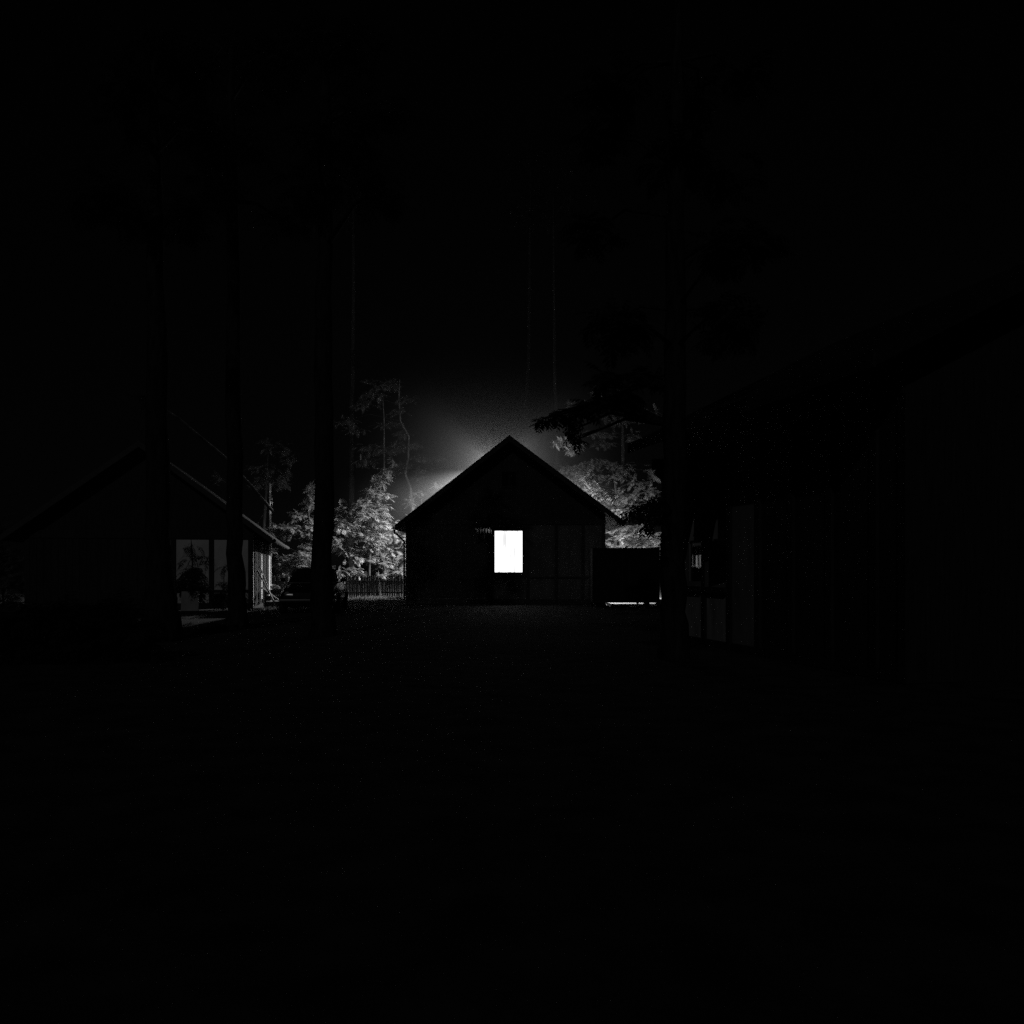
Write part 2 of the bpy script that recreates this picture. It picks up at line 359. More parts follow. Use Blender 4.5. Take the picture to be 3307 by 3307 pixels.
for y0, y1 in ((5.455, 6.285), (4.505, 5.325)):
    f = MB(); f.box(-0.03, 0.06, y0, y0 + 0.03, 1.0, 3.3); f.box(-0.03, 0.06, y1 - 0.3, y1, 1.0, 3.3)
    f.box(-0.03, 0.06, y0 + 0.03, y1 - 0.3, 3.18, 3.3); f.box(-0.03, 0.06, y0 + 0.03, y1 - 0.3, 1.0, 1.09)
    wo = f.build('window', M['panel_dull'], RH)
    for za, zb, tilt in ((1.09, 1.76, 0), (1.8, 3.18, 13)):
        pn = MB().box(-0.006, 0.006, 0.0, y1 - y0 - 0.33, za - zb, 0).build('pane', M['glass'], wo)
        pn.location = (0.0 if tilt else 0.006, y0 + 0.03, zb)
        pn.rotation_euler = (0, R(tilt), R(9) if y0 < 5 else 0)     # upper panes tilted, nearer ones turned ajar, so they mirror the dark
        if y0 < 5: pn.location.x = -0.02
    MB().box(-0.02, 0.04, y0 + 0.03, y1 - 0.3, 1.76, 1.8).build('transom', M['dark_wood'], wo)
    MB().box(-0.09, -0.031, y0 - 0.03, y1 + 0.03, 0.93, 0.99).build('sill', M['dark_wood'], wo)
    MB().box(0.13, 0.2, y0, y1, 0.93, 3.4).build('blackout_board', M['black_board'], wo)
ro, rs, rz = 0.82, 0.5, 3.6; rmid = Rw / 2; rtop = rz + rs * (rmid + ro)
m = MB()
for xa, za, xb, zb in ((-ro, rz, rmid, rtop), (rmid, rtop, Rw + ro, rz)):
    m.prism([(xa, za - 0.15), (xb, zb - 0.15), (xb, zb), (xa, za)], -0.6, Rd + 0.42)
rroof = m.build('roof', M['roof'], RH)
MB().box(-ro - 0.035, -ro - 0.002, -0.6, Rd + 0.44, rz - 0.17, rz + 0.01).build('fascia', M['black_board'], rroof)
for yy in (0.0, Rd - 0.12): MB().prism([(0.0, Rt), (Rw, Rt), (Rw, Rt + 0.02), (rmid, rtop - 0.2), (0.0, Rt + 0.02)], yy, yy + 0.12).build('gable', M['black_board'], RH)
m = MB(); m.bar((0.0, Rd - 0.05, 3.18), (-0.55, Rd - 0.05, 3.18), 0.16, 0.18); m.bar((-0.05, Rd - 0.05, 2.7), (-0.48, Rd - 0.05, 3.08), 0.12, 0.14)
m.build('eave_bracket', M['dark_wood'], RH)

# ------------------------------------------------------------------ black box trailer right of the house
TR = thing('box_trailer', (3.74, 30.5, 0), 'black box trailer standing on short legs right of the cabin', 'trailer', R(-2))
tw, tz0, tz1, tl = 1.1, 0.2, 2.0, 2.6
MB().box(-tw, tw, 0, tl, tz0, tz1).build('body', M['black_paint'], TR, bevel=0.02)
m = MB()
for x in (-tw, tw - 0.05): m.box(x, x + 0.05, -0.02, 0.0, tz0, tz1)
m.box(-tw + 0.05, tw - 0.05, -0.02, 0, tz1 - 0.06, tz1); m.box(-tw + 0.05, tw - 0.05, -0.02, 0, tz0, tz0 + 0.08)
m.build('door_frame', M['black_paint'], TR)
for s_ in (-1, 1):
    d = MB().box(min(s_*0.01, s_*(tw - 0.06)), max(s_*0.01, s_*(tw - 0.06)), -0.016, 0.0, tz0 + 0.09, tz1 - 0.07).build('door', M['black_paint'], TR)
    MB().tube([(s_*0.12, -0.035, 0.4), (s_*0.12, -0.035, 1.8)], 0.014, 8).build('lock_rod', M['iron'], d)
for x, y in ((0.62, 0.12), (-0.98, 0.12), (0.62, 2.4), (-0.98, 2.4)): MB().tube([(x, y, 0.0), (x, y, tz0)], [0.05, 0.03], 8).build('leg', M['iron'], TR)
for x in (-0.9, 0.76):
    wv = MB(); wv.lathe([(0.1, -0.07), (0.21, -0.07), (0.22, -0.04), (0.22, 0.04), (0.21, 0.07), (0.1, 0.07)], 20, Matrix.Translation((x + 0.07, 1.3, 0.22)) @ Matrix.Rotation(R(90), 4, 'Y'))
    ty = wv.build('wheel', M['rubber'], TR, smooth=True)
    MB().lathe([(0.001, -0.05), (0.1, -0.05), (0.1, 0.05), (0.001, 0.05)], 16, Matrix.Translation((x + 0.07, 1.3, 0.22)) @ Matrix.Rotation(R(90), 4, 'Y')).build('rim', M['iron'], ty)
blk = MB().box(-0.1, 0.1, -0.1, 0.1, 0, 0.19).box(-0.075, 0.075, -0.08, 0.08, 0.19, 0.26)
o = tag(blk.build('concrete_block', M['concrete'], bevel=0.02), 'small pale concrete block in the gap between trailer and trunk', 'block'); o.location = (5.12, 32.4, 0)

m = MB()
m.prism([(3.5, -0.1), (7.4, -0.1), (7.4, 0.075), (3.5, 0.075)], 32.7, 39.5)
tag(m.build('path', M['concrete']), kind='structure')
# ------------------------------------------------------------------ parked car behind the big trunk
CAR = thing('parked_car', (-5.85, 26.6, 0), 'dark saloon car parked nose-on behind the thick trunk', 'car', R(6))
def loft(sections):
    m = MB(); n = len(sections[0])
    for s_ in sections: m.v.extend(s_)
    for i in range(len(sections) - 1):
        for k in range(n): m.f.append((i*n + k, i*n + (k+1) % n, (i+1)*n + (k+1) % n, (i+1)*n + k))
    m.f.append(tuple(reversed(range(n)))); m.f.append(tuple((len(sections)-1)*n + k for k in range(n)))
    return m
def csec(y, hw, z0, zb, zt, tuck=0.06):
    h = [(hw - 0.12, z0), (hw - 0.03, z0 + 0.06), (hw, (z0 + zb) / 2), (hw - 0.01, zb), (hw - tuck - 0.05, zt - 0.03), (hw - tuck - 0.22, zt)]
    return [(x, y, z) for x, z in h] + [(-x, y, z) for x, z in reversed(h)]
body = loft([csec(0.0, 0.72, 0.3, 0.5, 0.6), csec(0.06, 0.78, 0.24, 0.58, 0.7), csec(0.35, 0.82, 0.2, 0.64, 0.78), csec(0.9, 0.84, 0.19, 0.68, 0.86),
             csec(1.4, 0.85, 0.19, 0.7, 0.9), csec(2.6, 0.85, 0.19, 0.72, 0.92), csec(3.5, 0.84, 0.2, 0.72, 0.92), csec(4.05, 0.8, 0.26, 0.7, 0.88), csec(4.2, 0.74, 0.34, 0.64, 0.8)])
cb = body.build('body', M['paint'], CAR, smooth=True, bevel=0.02)
def gsec(y, hw, z): return [(hw, y, z - 0.05), (hw - 0.09, y, z), (-hw + 0.09, y, z), (-hw, y, z - 0.05)]
ghouse = loft([[(0.74, 1.25, 0.86), (0.70, 1.25, 0.9), (-0.70, 1.25, 0.9), (-0.74, 1.25, 0.86)], gsec(1.95, 0.6, 1.33), gsec(2.4, 0.61, 1.37), gsec(3.0, 0.6, 1.35), [(0.72, 3.75, 0.87), (0.68, 3.75, 0.91), (-0.68, 3.75, 0.91), (-0.72, 3.75, 0.87)]])
ro_ = ghouse.build('roof', M['paint'], CAR, smooth=False, bevel=0.03)
MB().add([(0.66, 1.3, 0.93), (-0.66, 1.3, 0.93), (-0.53, 1.9, 1.295), (0.53, 1.9, 1.295), (0.66, 1.32, 0.92), (-0.66, 1.32, 0.92), (-0.53, 1.92, 1.285), (0.53, 1.92, 1.285)],
         [(1,0,3,2),(4,5,6,7),(0,1,5,4),(2,3,7,6),(1,2,6,5),(3,0,4,7)]).build('windscreen', M['glass'], CAR)
for s_ in (-1, 1):
    q = [(s_*0.735, 1.55, 0.93), (s_*0.735, 3.5, 0.93), (s_*0.625, 2.98, 1.27), (s_*0.63, 2.05, 1.27)]
    MB().add(q + [(x - s_*0.03, y, z) for x, y, z in q], [(0,1,2,3),(7,6,5,4),(0,4,5,1),(1,5,6,2),(2,6,7,3),(3,7,4,0)]).build('side_window', M['glass'], CAR)
    MB().lathe([(0.001, 0.05), (0.08, 0.045), (0.1, 0.02), (0.1, -0.04)], 18, Matrix.Translation((s_*0.58, 0.06, 0.56)) @ Matrix.Rotation(R(90), 4, 'X')).build('headlight', M['lamp_glass'], CAR, smooth=True)
    mi = MB().box(-0.08, 0.08, -0.03, 0.03, -0.05, 0.05, Matrix.Translation((s_*0.9, 1.45, 0.98))).build('mirror', M['paint'], CAR, bevel=0.02)
    MB().box(s_*0.52 - 0.015, s_*0.52 + 0.015, 1.95, 3.0, 1.385, 1.41).build('roof_rail', M['chrome'], ro_, bevel=0.005)
    for y in (0.75, 3.35):
        wm = Matrix.Translation((s_*0.78, y, 0.3)) @ Matrix.Rotation(R(90), 4, 'Y')
        t_ = MB().lathe([(0.19, -0.1), (0.28, -0.1), (0.3, -0.07), (0.3, 0.07), (0.28, 0.1), (0.19, 0.1)], 24, wm).build('wheel', M['rubber'], CAR, smooth=True)
        MB().lathe([(0.001, -0.075), (0.19, -0.085), (0.19, 0.085), (0.001, 0.075)], 18, wm).build('rim', M['chrome'], t_)
MB().box(-0.8, 0.8, -0.1, 0.05, 0.34, 0.45).build('bumper', M['chrome'], CAR, bevel=0.04)
MB().box(-0.42, 0.42, -0.012, 0.03, 0.5, 0.62).build('grille', M['iron'], CAR, bevel=0.01)

# ------------------------------------------------------------------ slatted garden chair right of the big trunk
CH = thing('garden_chair', (-6.62, 34.6, 0), 'weathered slatted garden chair leaning back right of the parked car', 'chair', R(20))
for s_ in (-1, 1):
    MB().bar((s_*0.33, -0.5, 0.0), (s_*0.33, -0.5, 0.55), 0.09, 0.03).build('front_leg', M['old_wood'], CH)
    MB().bar((s_*0.29, 0.55, 0.04), (s_*0.29, -0.52, 0.4), 0.03, 0.11).build('side_rail', M['old_wood'], CH)
    MB().bar((s_*0.38, -0.58, 0.565), (s_*0.38, 0.35, 0.565), 0.12, 0.025).build('armrest', M['old_wood'], CH)
m = MB()
for k in range(6): y = -0.45 + k*0.12; m.box(-0.3, 0.3, y, y + 0.095, 0.405 - (k*0.12)*0.34, 0.427 - (k*0.12)*0.34)
m.build('seat', M['old_wood'], CH)
m = MB()
for k in range(6): x = -0.27 + k*0.108; m.bar((x, 0.12, 0.22), (x*1.25, 0.62, 1.0), 0.085, 0.02, (0, -1, 0.6))
m.bar((-0.36, 0.5, 0.75), (0.36, 0.5, 0.75), 0.06, 0.03)
m.build('backrest', M['old_wood'], CH)

# ------------------------------------------------------------------ picket fence behind the yard
FN = thing('picket_fence', (-10.9, 40.6, 0), 'waist-high picket fence under the lit foliage behind the yard', 'fence')
Lf = 6.75
for z in (0.28, 0.78): MB().box(0, Lf, 0.0, 0.035, z - 0.035, z + 0.035).build('rail', M['picket'], FN)
for k in range(5): MB().box(-0.045 + k*1.66, 0.045 + k*1.66, 0.036, 0.12, 0, 0.98).build('post', M['picket'], FN)
pk = MB().prism([(-0.035, 0.05), (0.035, 0.05), (0.035, 0.97), (0, 1.03), (-0.035, 0.97)], -0.02, -0.001)
pk0 = pk.build('picket', M['picket'], FN); rr = random.Random(5)
k = 0; x = 0.06
while x < Lf:
    p_ = pk0 if k == 0 else pk0.copy()
    if k: COL.objects.link(p_); p_.parent = FN
    p_.location = (x, 0, rr.uniform(-0.03, 0.03)); p_.rotation_euler = (0, R(rr.uniform(-2.5, 2.5)), 0); x += rr.uniform(0.082, 0.108); k += 1

# ------------------------------------------------------------------ utility mast behind the left house, with stays
UP = thing('utility_pole', (-12.5, 48.0, 0), 'slim whitewashed pole with bracket and stay wires above the cottage eave', 'pole')
MB().tube([(0, 0, 0), (0.02, 0, 2.5), (0.0, 0, 5.75)], [0.075, 0.062, 0.05], 10).build('shaft', M['pole'], UP, smooth=True)
MB().tube([(0.0, -0.02, 5.0), (0.11, -0.02, 5.0), (0.13, -0.02, 4.55)], 0.016, 6).build('bracket', M['pole'], UP)
for e in ((2.0, -1.2, 0.1), (-2.6, -0.8, 0.1)): MB().tube([(0, 0, 4.7), e], 0.008, 5).build('stay_wire', M['iron'], UP)

# ------------------------------------------------------------------ clutter along the floodlit side wall
def lean(name, a, b, r, m_, label, cat, group=None):
    o = MB().tube([Vector(a), (Vector(a) + Vector(b)) / 2, Vector(b)], r, 8).build(name, m_); tag(o, label, cat, group); return o
def lw(x, y, z): return LH_M @ Vector((x, y, z))
LH_M = Matrix.Translation((-8.07, 29.0, 0)) @ Matrix.Rotation(R(11), 4, 'Z')
lean('leaning_pole', lw(0.75, 0.2, 0), lw(0.05, 1.0, 1.25), 0.022, M['iron'], 'dark tool handle propped against the lit planks, nearer one', 'tool handle', 'tool handles against the side wall')
lean('leaning_pole', lw(0.62, 1.3, 0), lw(0.05, 2.0, 1.38), 0.02, M['iron'], 'taller dark tool handle propped on the lit planks behind the basin', 'tool handle', 'tool handles against the side wall')
pb = MB(); A, B = lw(1.15, 0.5, 0.0), lw(0.12, 1.0, 0.75)
pb.bar(A, B, 0.16, 0.03, (1, 0, 0.6))
for k in range(14): p_ = A.lerp(B, (k + 0.5) / 14); pb.bar(p_ + Vector((-0.02, -0.09, 0.012)), p_ + Vector((-0.02, 0.09, 0.012)), 0.02, 0.03)
tag(pb.build('cleated_plank', M['old_wood']), 'ribbed plank leaning against the lit wall, foot on the grass', 'plank')
bs = MB().lathe([(0.001, 0.0), (0.2, 0.0), (0.27, 0.14), (0.29, 0.145), (0.285, 0.155), (0.255, 0.15), (0.19, 0.02), (0.001, 0.02)], 24)
o = tag(bs.build('basin', M['enamel'], smooth=True), 'tilted enamel basin perched on a crate against the lit wall', 'basin'); o.location = lw(0.5, 2.2, 0.64); o.rotation_euler = (R(10), R(20), 0); o.scale = (0.62, 0.62, 0.62)
cr = MB()
for z in (0.06, 0.26, 0.46): cr.box(-0.32, 0.32, -0.22, -0.2, z, z + 0.14); cr.box(-0.32, 0.32, 0.2, 0.22, z, z + 0.14); cr.box(-0.34, -0.321, -0.22, 0.22, z, z + 0.14); cr.box(0.321, 0.34, -0.22, 0.22, z, z + 0.14)
cr.box(-0.32, 0.32, -0.2, 0.2, 0.02, 0.05)
for sx in (-1, 1):
    for sy in (-1, 1): cr.box(sx*0.3 - 0.02, sx*0.3 + 0.02, sy*0.18 - 0.02, sy*0.18 + 0.02, 0.05, 0.62)
o = tag(cr.build('slatted_crate', M['dark_wood']), 'dark slatted crate under the enamel basin by the side wall', 'crate'); o.location = lw(0.5, 2.2, 0); o.rotation_euler = (0, 0, R(20))
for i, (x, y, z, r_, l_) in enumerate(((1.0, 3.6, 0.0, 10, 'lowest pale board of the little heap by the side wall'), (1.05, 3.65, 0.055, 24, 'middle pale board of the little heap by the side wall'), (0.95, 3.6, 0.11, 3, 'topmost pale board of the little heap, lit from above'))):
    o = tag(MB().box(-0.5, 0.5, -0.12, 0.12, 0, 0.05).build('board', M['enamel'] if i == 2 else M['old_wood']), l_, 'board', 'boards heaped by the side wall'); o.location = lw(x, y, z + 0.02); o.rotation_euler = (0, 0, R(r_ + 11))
o = tag(MB().box(-0.24, 0.24, -0.02, 0.02, 0, 0.56).build('leaning_board', M['panel_right']), 'square grey board leaning against the front of the cottage', 'board'); o.location = at(612, 1992, 26.2); o.location.z = 0.12; o.rotation_euler = (R(-12), 0, R(8))

# ------------------------------------------------------------------ trees
def frond(mb, base, d, L, pairs, ll, lw_, droop, rg):
    """one pinnate leaf: a drooping stalk with paired folded leaflets"""
    d = d.normalized(); side = d.cross(Vector((0, 0, 1)))
    if side.length < 0.05: side = Vector((1, 0, 0))
    side.normalize(); side = (side + Vector((rg.uniform(-.5, .5), rg.uniform(-.5, .5), rg.uniform(-.3, .3)))).normalized()
    p = base.copy(); st = L / pairs; v, f = mb.v, mb.f
    prev = p.copy()
    for i in range(pairs + 1):
        prev = p.copy()
        p = p + d * st; d = (d + Vector((0, 0, -droop / pairs))).normalized()
        k = math.sin(math.pi * (0.22 + 0.7 * i / pairs)) * rg.uniform(0.85, 1.1); a = ll * k; b_ = lw_ * k
        for s_ in ((-1, 1) if i < pairs else (0,)):
            ld = (side * s_ * 0.85 + d * (0.55 if s_ else 1) + Vector((0, 0, rg.uniform(-0.5, 0.0)))).normalized()
            wv = ld.cross(side.cross(d) + Vector((0, 0, rg.uniform(-.4, .4))))
            if wv.length < 1e-3: continue
            wv.normalize(); o = len(v)
            mid = p + ld * a * 0.45
            v.append(tuple(p)); v.append(tuple(mid + wv * b_)); v.append(tuple(p + ld * a + Vector((0, 0, -a * 0.12)))); v.append(tuple(mid - wv * b_))
            f.append((o, o + 1, o + 2, o + 3))
        o = len(v); t_ = side * 0.004
        v.extend((tuple(prev - t_), tuple(prev + t_), tuple(p + t_), tuple(p - t_))); f.append((o, o+1, o+2, o+3))

DENS = 2.4
def grow(name, base, path, rad, clumps, label, cat='tree', group=None, leaf='leaf', bark='bark', L=0.42, pairs=7, ll=0.14, lw_=0.0175, droop=0.9, seed=1, sides=10, thick=0.016):
    """clumps: (centre, rx, ry, rz, count) ; fronds spring outwards and droop from twigs inside each clump"""
    rg = random.Random(seed); base = Vector(base)
    root = thing(name, base, label, cat, 0, group)
    tr = MB(); pts = [Vector(p) - base for p in path]; dense = []; rr_ = []
    for i in range(len(pts) - 1):
        for k in range(4):
            t = k / 4; dense.append(pts[i].lerp(pts[i+1], t) + Vector((rg.uniform(-.3, .3), rg.uniform(-.3, .3), 0)) * rad[i] * (0.5 if i or k else 0)); rr_.append(rad[i] + (rad[i+1] - rad[i]) * t)
    dense.append(pts[-1]); rr_.append(rad[-1])
    tr.tube(dense, rr_, sides, lump=0.18)
    trunk = tr.build('trunk', M[bark], root, smooth=True)
    lb = MB(); cr = MB()
    for (cc, rx, ry, rz_, n) in clumps:
        n = int(n * DENS)
        cc = Vector(cc) - base
        anchor = min(dense[len(dense)//4:], key=lambda q: (q - cc).length + max(0, q.z - cc.z) * 0.8)
        rb = max(0.008, min(thick, rr_[dense.index(anchor)] * 0.6))
        mid = anchor.lerp(cc, 0.55) + Vector((rg.uniform(-.1, .1), rg.uniform(-.1, .1), 0.12 * (cc - anchor).length))
        lb.tube([anchor, mid, cc], [rb, rb * 0.7, rb * 0.3], 6)
        tw_ = []
        for k in range(max(2, n // 24)):
            e = cc + Vector((rg.gauss(0, .5) * rx, rg.gauss(0, .5) * ry, rg.gauss(0, .45) * rz_))
            lb.tube([mid.lerp(cc, rg.uniform(0.3, 1)), (cc + e) / 2 + Vector((0, 0, 0.04)), e], [rb * 0.35, rb * 0.2, 0.004], 4); tw_.append(e)
        for k in range(n):
            th_ = rg.uniform(0, 2*math.pi); ph = math.acos(rg.uniform(-1, 1)); rr2 = rg.random() ** 0.45
            q = Vector((math.sin(ph)*math.cos(th_)*rx, math.sin(ph)*math.sin(th_)*ry, math.cos(ph)*rz_)) * rr2
            if rg.random() < 0.5 and tw_: q = q * 0.45 + (rg.choice(tw_) - cc) * 0.7
            d = Vector((q.x / rx, q.y / ry, q.z / rz_ * 0.5 + 0.15)) + Vector((rg.uniform(-.8, .8), rg.uniform(-.8, .8), rg.uniform(-.3, .3)))
            if d.length < 0.05: d = Vector((1, 0, 0))
            s_ = rg.uniform(0.7, 1.2)
            frond(cr, cc + q - d.normalized() * L * s_ * 0.5, d, L * s_, pairs, ll * s_, lw_ * s_, droop, rg)
    if lb.v: lb.build('limb', M['bark'], root, smooth=True)
    if cr.v: cr.build('crown', M[leaf], root)
    return root
def C(px, py, d, rx, rz_, n, ry=None):
    k = d / F; return (at(px, py, d), rx * k, ry if ry else max(0.35, rx * k * 0.8), rz_ * k, n)
def gp(px, d): v = at(px, 1838, d); return Vector((v.x, d, -0.05))

# lit growth left and right of the thick trunk
grow('ash_tree', gp(1190, 45.9), [gp(1190, 45.9), at(1195, 1780, 45.9), at(1205, 1650, 45.6), at(1235, 1560, 45.5), at(1272, 1492, 45.2)], [0.06, 0.05, 0.04, 0.025, 0.008],
     [C(1268, 1492, 45.2, 16, 12, 5), C(1248, 1520, 45.2, 26, 20, 20), C(1228, 1550, 45.2, 34, 24, 32), C(1205, 1590, 45.5, 40, 32, 42), C(1180, 1635, 45.5, 48, 34, 46), C(1125, 1650, 45.8, 44, 30, 26),
      C(1230, 1650, 45.5, 40, 30, 34), C(1110, 1700, 45.9, 44, 34, 34), C(1170, 1700, 45.9, 50, 34, 44), C(1225, 1715, 45.5, 44, 34, 40), C(1120, 1770, 45.9, 50, 30, 36), C(1190, 1765, 45.8, 44, 24, 30), C(1095, 1740, 45.6, 34, 40, 30), C(1150, 1720, 45.5, 50, 30, 34), C(1150, 1800, 45.6, 50, 20, 30), C(1210, 1740, 45.2, 44, 24, 30), C(1100, 1690, 45.2, 30, 30, 24), C(1180, 1670, 45.2, 44, 26, 26), C(1255, 1600, 45.5, 24, 24, 14), C(1240, 1690, 45.2, 30, 24, 24), C(1090, 1660, 46.0, 24, 40, 16)],
     'floodlit young tree with an arching bough right of the thick trunk', seed=11)
grow('elder_shrub', gp(1285, 46.6), [gp(1285, 46.6), at(1282, 1800, 46.6), at(1276, 1690, 46.4)], [0.05, 0.04, 0.01],
     [C(1290, 1700, 46.3, 34, 22, 34), C(1250, 1722, 46.3, 40, 26, 40), C(1300, 1745, 46.4, 34, 28, 44), C(1255, 1775, 46.4, 40, 26, 44), C(1300, 1800, 46.4, 32, 26, 40), C(1250, 1820, 46.3, 40, 20, 30), C(1210, 1800, 46.5, 44, 22, 34), C(1290, 1845, 46.3, 34, 18, 24)],
     'floodlit bushy shrub behind the fence, against the left corner of the cabin', 'shrub', seed=12)
grow('low_shrub', gp(1120, 41.6), [gp(1120, 41.6), at(1118, 1880, 41.6), at(1122, 1840, 41.6)], [0.03, 0.02, 0.008],
     [C(1108, 1848, 41.6, 34, 16, 34), C(1148, 1846, 41.6, 30, 18, 34), C(1098, 1866, 41.5, 24, 10, 18)],
     'low bright shrub in front of the fence beside the garden chair', 'shrub', seed=13)
grow('fence_sapling', gp(1229, 40), [gp(1229, 40), at(1224, 1870, 40), at(1214, 1790, 39.8), at(1206, 1755, 39.8)], [0.022, 0.018, 0.014, 0.006],
     [C(1208, 1756, 39.8, 28, 14, 16), C(1232, 1855, 40, 12, 6, 6)], 'thin pale sapling with a forked stem in front of the fence', 'tree', bark='bark_pale', seed=14)
grow('ash_tree', gp(1000, 45.8), [gp(1000, 45.8), at(1002, 1760, 45.8), at(996, 1650, 45.5), at(1008, 1560, 45.2)], [0.06, 0.05, 0.035, 0.01],
     [C(1004, 1580, 45.2, 16, 28, 14), C(996, 1625, 45.5, 24, 24, 24), C(965, 1662, 45.5, 34, 16, 24), C(1000, 1680, 45.5, 26, 26, 26), C(1008, 1585, 45.6, 20, 30, 16), C(940, 1702, 45.5, 50, 13, 28), C(985, 1712, 45.5, 36, 24, 30),
      C(890, 1706, 45.6, 28, 11, 18), C(868, 1712, 45.6, 24, 12, 14), C(880, 1740, 45.6, 22, 12, 10), C(872, 1775, 45.6, 16, 14, 8), C(925, 1728, 45.6, 30, 10, 14), C(995, 1760, 45.8, 28, 24, 26)],
     'floodlit leafy tree between the cottage gutter and the thick trunk', seed=15)
grow('low_shrub', gp(945, 44.2), [gp(945, 44.2), at(950, 1850, 44.2), at(960, 1795, 44.2)], [0.03, 0.022, 0.008],
     [C(975, 1792, 44.2, 36, 14, 30), C(930, 1800, 44.2, 40, 12, 28), C(960, 1822, 44.2, 44, 14, 34), C(915, 1846, 44.2, 24, 16, 20), C(990, 1840, 44.2, 30, 16, 24), C(928, 1870, 44.0, 10, 16, 9), C(990, 1800, 44.0, 30, 26, 26), C(900, 1820, 44.2, 24, 12, 16)],
     'floodlit spreading shrub above the parked car, under the dark gap', 'shrub', seed=16)
# dim growth above
grow('tall_tree', gp(1337, 58), [gp(1337, 58), at(1333, 1660, 58), at(1326, 1580, 58), at(1309, 1530, 58), at(1318, 1480, 58), at(1320, 1410, 58), at(1293, 1360, 58), at(1288, 1290, 58), at(1290, 1225, 58)],
     [0.13, 0.1, 0.085, 0.075, 0.065, 0.055, 0.05, 0.04, 0.02],
     [C(1310, 1500, 58, 26, 14, 18), C(1360, 1478, 58, 34, 12, 26), C(1408, 1478, 58, 26, 10, 14), C(1366, 1516, 58, 34, 10, 18), C(1338, 1432, 58, 26, 12, 14), C(1300, 1400, 58, 30, 16, 18), C(1345, 1540, 58, 24, 12, 12), C(1280, 1520, 58, 34, 16, 20), C(1180, 1490, 58, 40, 16, 20), C(1290, 1330, 58, 34, 16, 16), C(1240, 1450, 58, 60, 20, 40), C(1180, 1440, 58, 40, 12, 18), C(1290, 1440, 58, 34, 14, 18),
      C(1260, 1370, 58, 50, 14, 20), C(1200, 1300, 58, 50, 14, 22), C(1320, 1290, 58, 30, 16, 14), C(1230, 1240, 58, 60, 20, 24), C(1110, 1360, 58, 50, 16, 26), C(1150, 1390, 58, 40, 12, 14)],
     'tall thin tree with a kinked trunk rising left of the cabin roof', bark='bark_pale', L=0.5, seed=21)
grow('thin_tree', gp(1242, 58), [gp(1242, 58), at(1240, 1500, 58), at(1240, 1362, 58), at(1236, 1280, 58)], [0.06, 0.05, 0.035, 0.02],
     [C(1210, 1270, 58, 50, 18, 24), C(1256, 1250, 58, 40, 16, 20), C(1170, 1310, 58, 30, 12, 12)], 'very thin straight tree beside the kinked trunk', bark='bark_pale', L=0.5, seed=22)
grow('roof_edge_shrub', gp(1350, 50), [gp(1350, 50), at(1352, 1750, 50), at(1362, 1600, 50)], [0.06, 0.05, 0.015],
     [C(1412, 1566, 50, 18, 8, 7), C(1352, 1590, 50, 16, 14, 7), C(1322, 1622, 50, 20, 16, 10), C(1330, 1665, 50, 24, 16, 12)], 'lit twigs showing just over the left slope of the cabin roof', 'shrub', seed=23)
grow('broad_tree', gp(850, 58), [gp(850, 58), at(852, 1700, 58), at(860, 1560, 58), at(866, 1460, 58)], [0.12, 0.1, 0.07, 0.03],
     [C(870, 1552, 58, 60, 18, 40), C(920, 1535, 58, 28, 26, 24), C(905, 1565, 58, 36, 12, 20), C(820, 1565, 58, 36, 14, 22), C(850, 1510, 58, 60, 22, 30), C(930, 1480, 58, 30, 24, 16), C(705, 1545, 58, 20, 22, 12), C(880, 1440, 58, 60, 24, 20)],
     'dim leafy crown hanging over the whitewashed pole', L=0.5, seed=24)
# right of the house
grow('walnut_tree', gp(1985, 49.8), [gp(1985, 49.8), at(1990, 1750, 49.8), at(1996, 1640, 49.8), at(1985, 1560, 49.8), at(1975, 1500, 49.8)], [0.1, 0.09, 0.07, 0.04, 0.015],
     [C(1830, 1512, 49.8, 24, 12, 22), C(1868, 1520, 49.8, 34, 18, 34), C(1850, 1552, 49.8, 34, 18, 34), C(1900, 1545, 43, 42.6, 22, 36), C(1920, 1585, 43, 42.6, 22, 36), C(1885, 1580, 49.5, 34, 18, 30), C(1935, 1500, 49.8, 50, 20, 26), C(2010, 1510, 49.8, 50, 24, 22),
      C(1975, 1600, 43, 42.6, 24, 30), C(1950, 1635, 49.8, 34, 24, 28), C(2000, 1655, 43, 42.6, 24, 34), C(2060, 1560, 49.8, 50, 30, 24), C(2070, 1630, 49.8, 50, 34, 30), C(1920, 1620, 49.8, 26, 14, 16), C(1990, 1540, 49.4, 50, 24, 30), C(2100, 1590, 49.4, 40, 30, 26), C(1965, 1675, 49.1, 30, 20, 24), C(2030, 1600, 49.4, 44, 26, 30), C(1900, 1500, 49.8, 40, 14, 20), C(2110, 1520, 49.8, 30, 30, 18)],
     'floodlit spreading tree rising over the right roof slope', L=0.45, ll=0.14, lw_=0.017, seed=31)
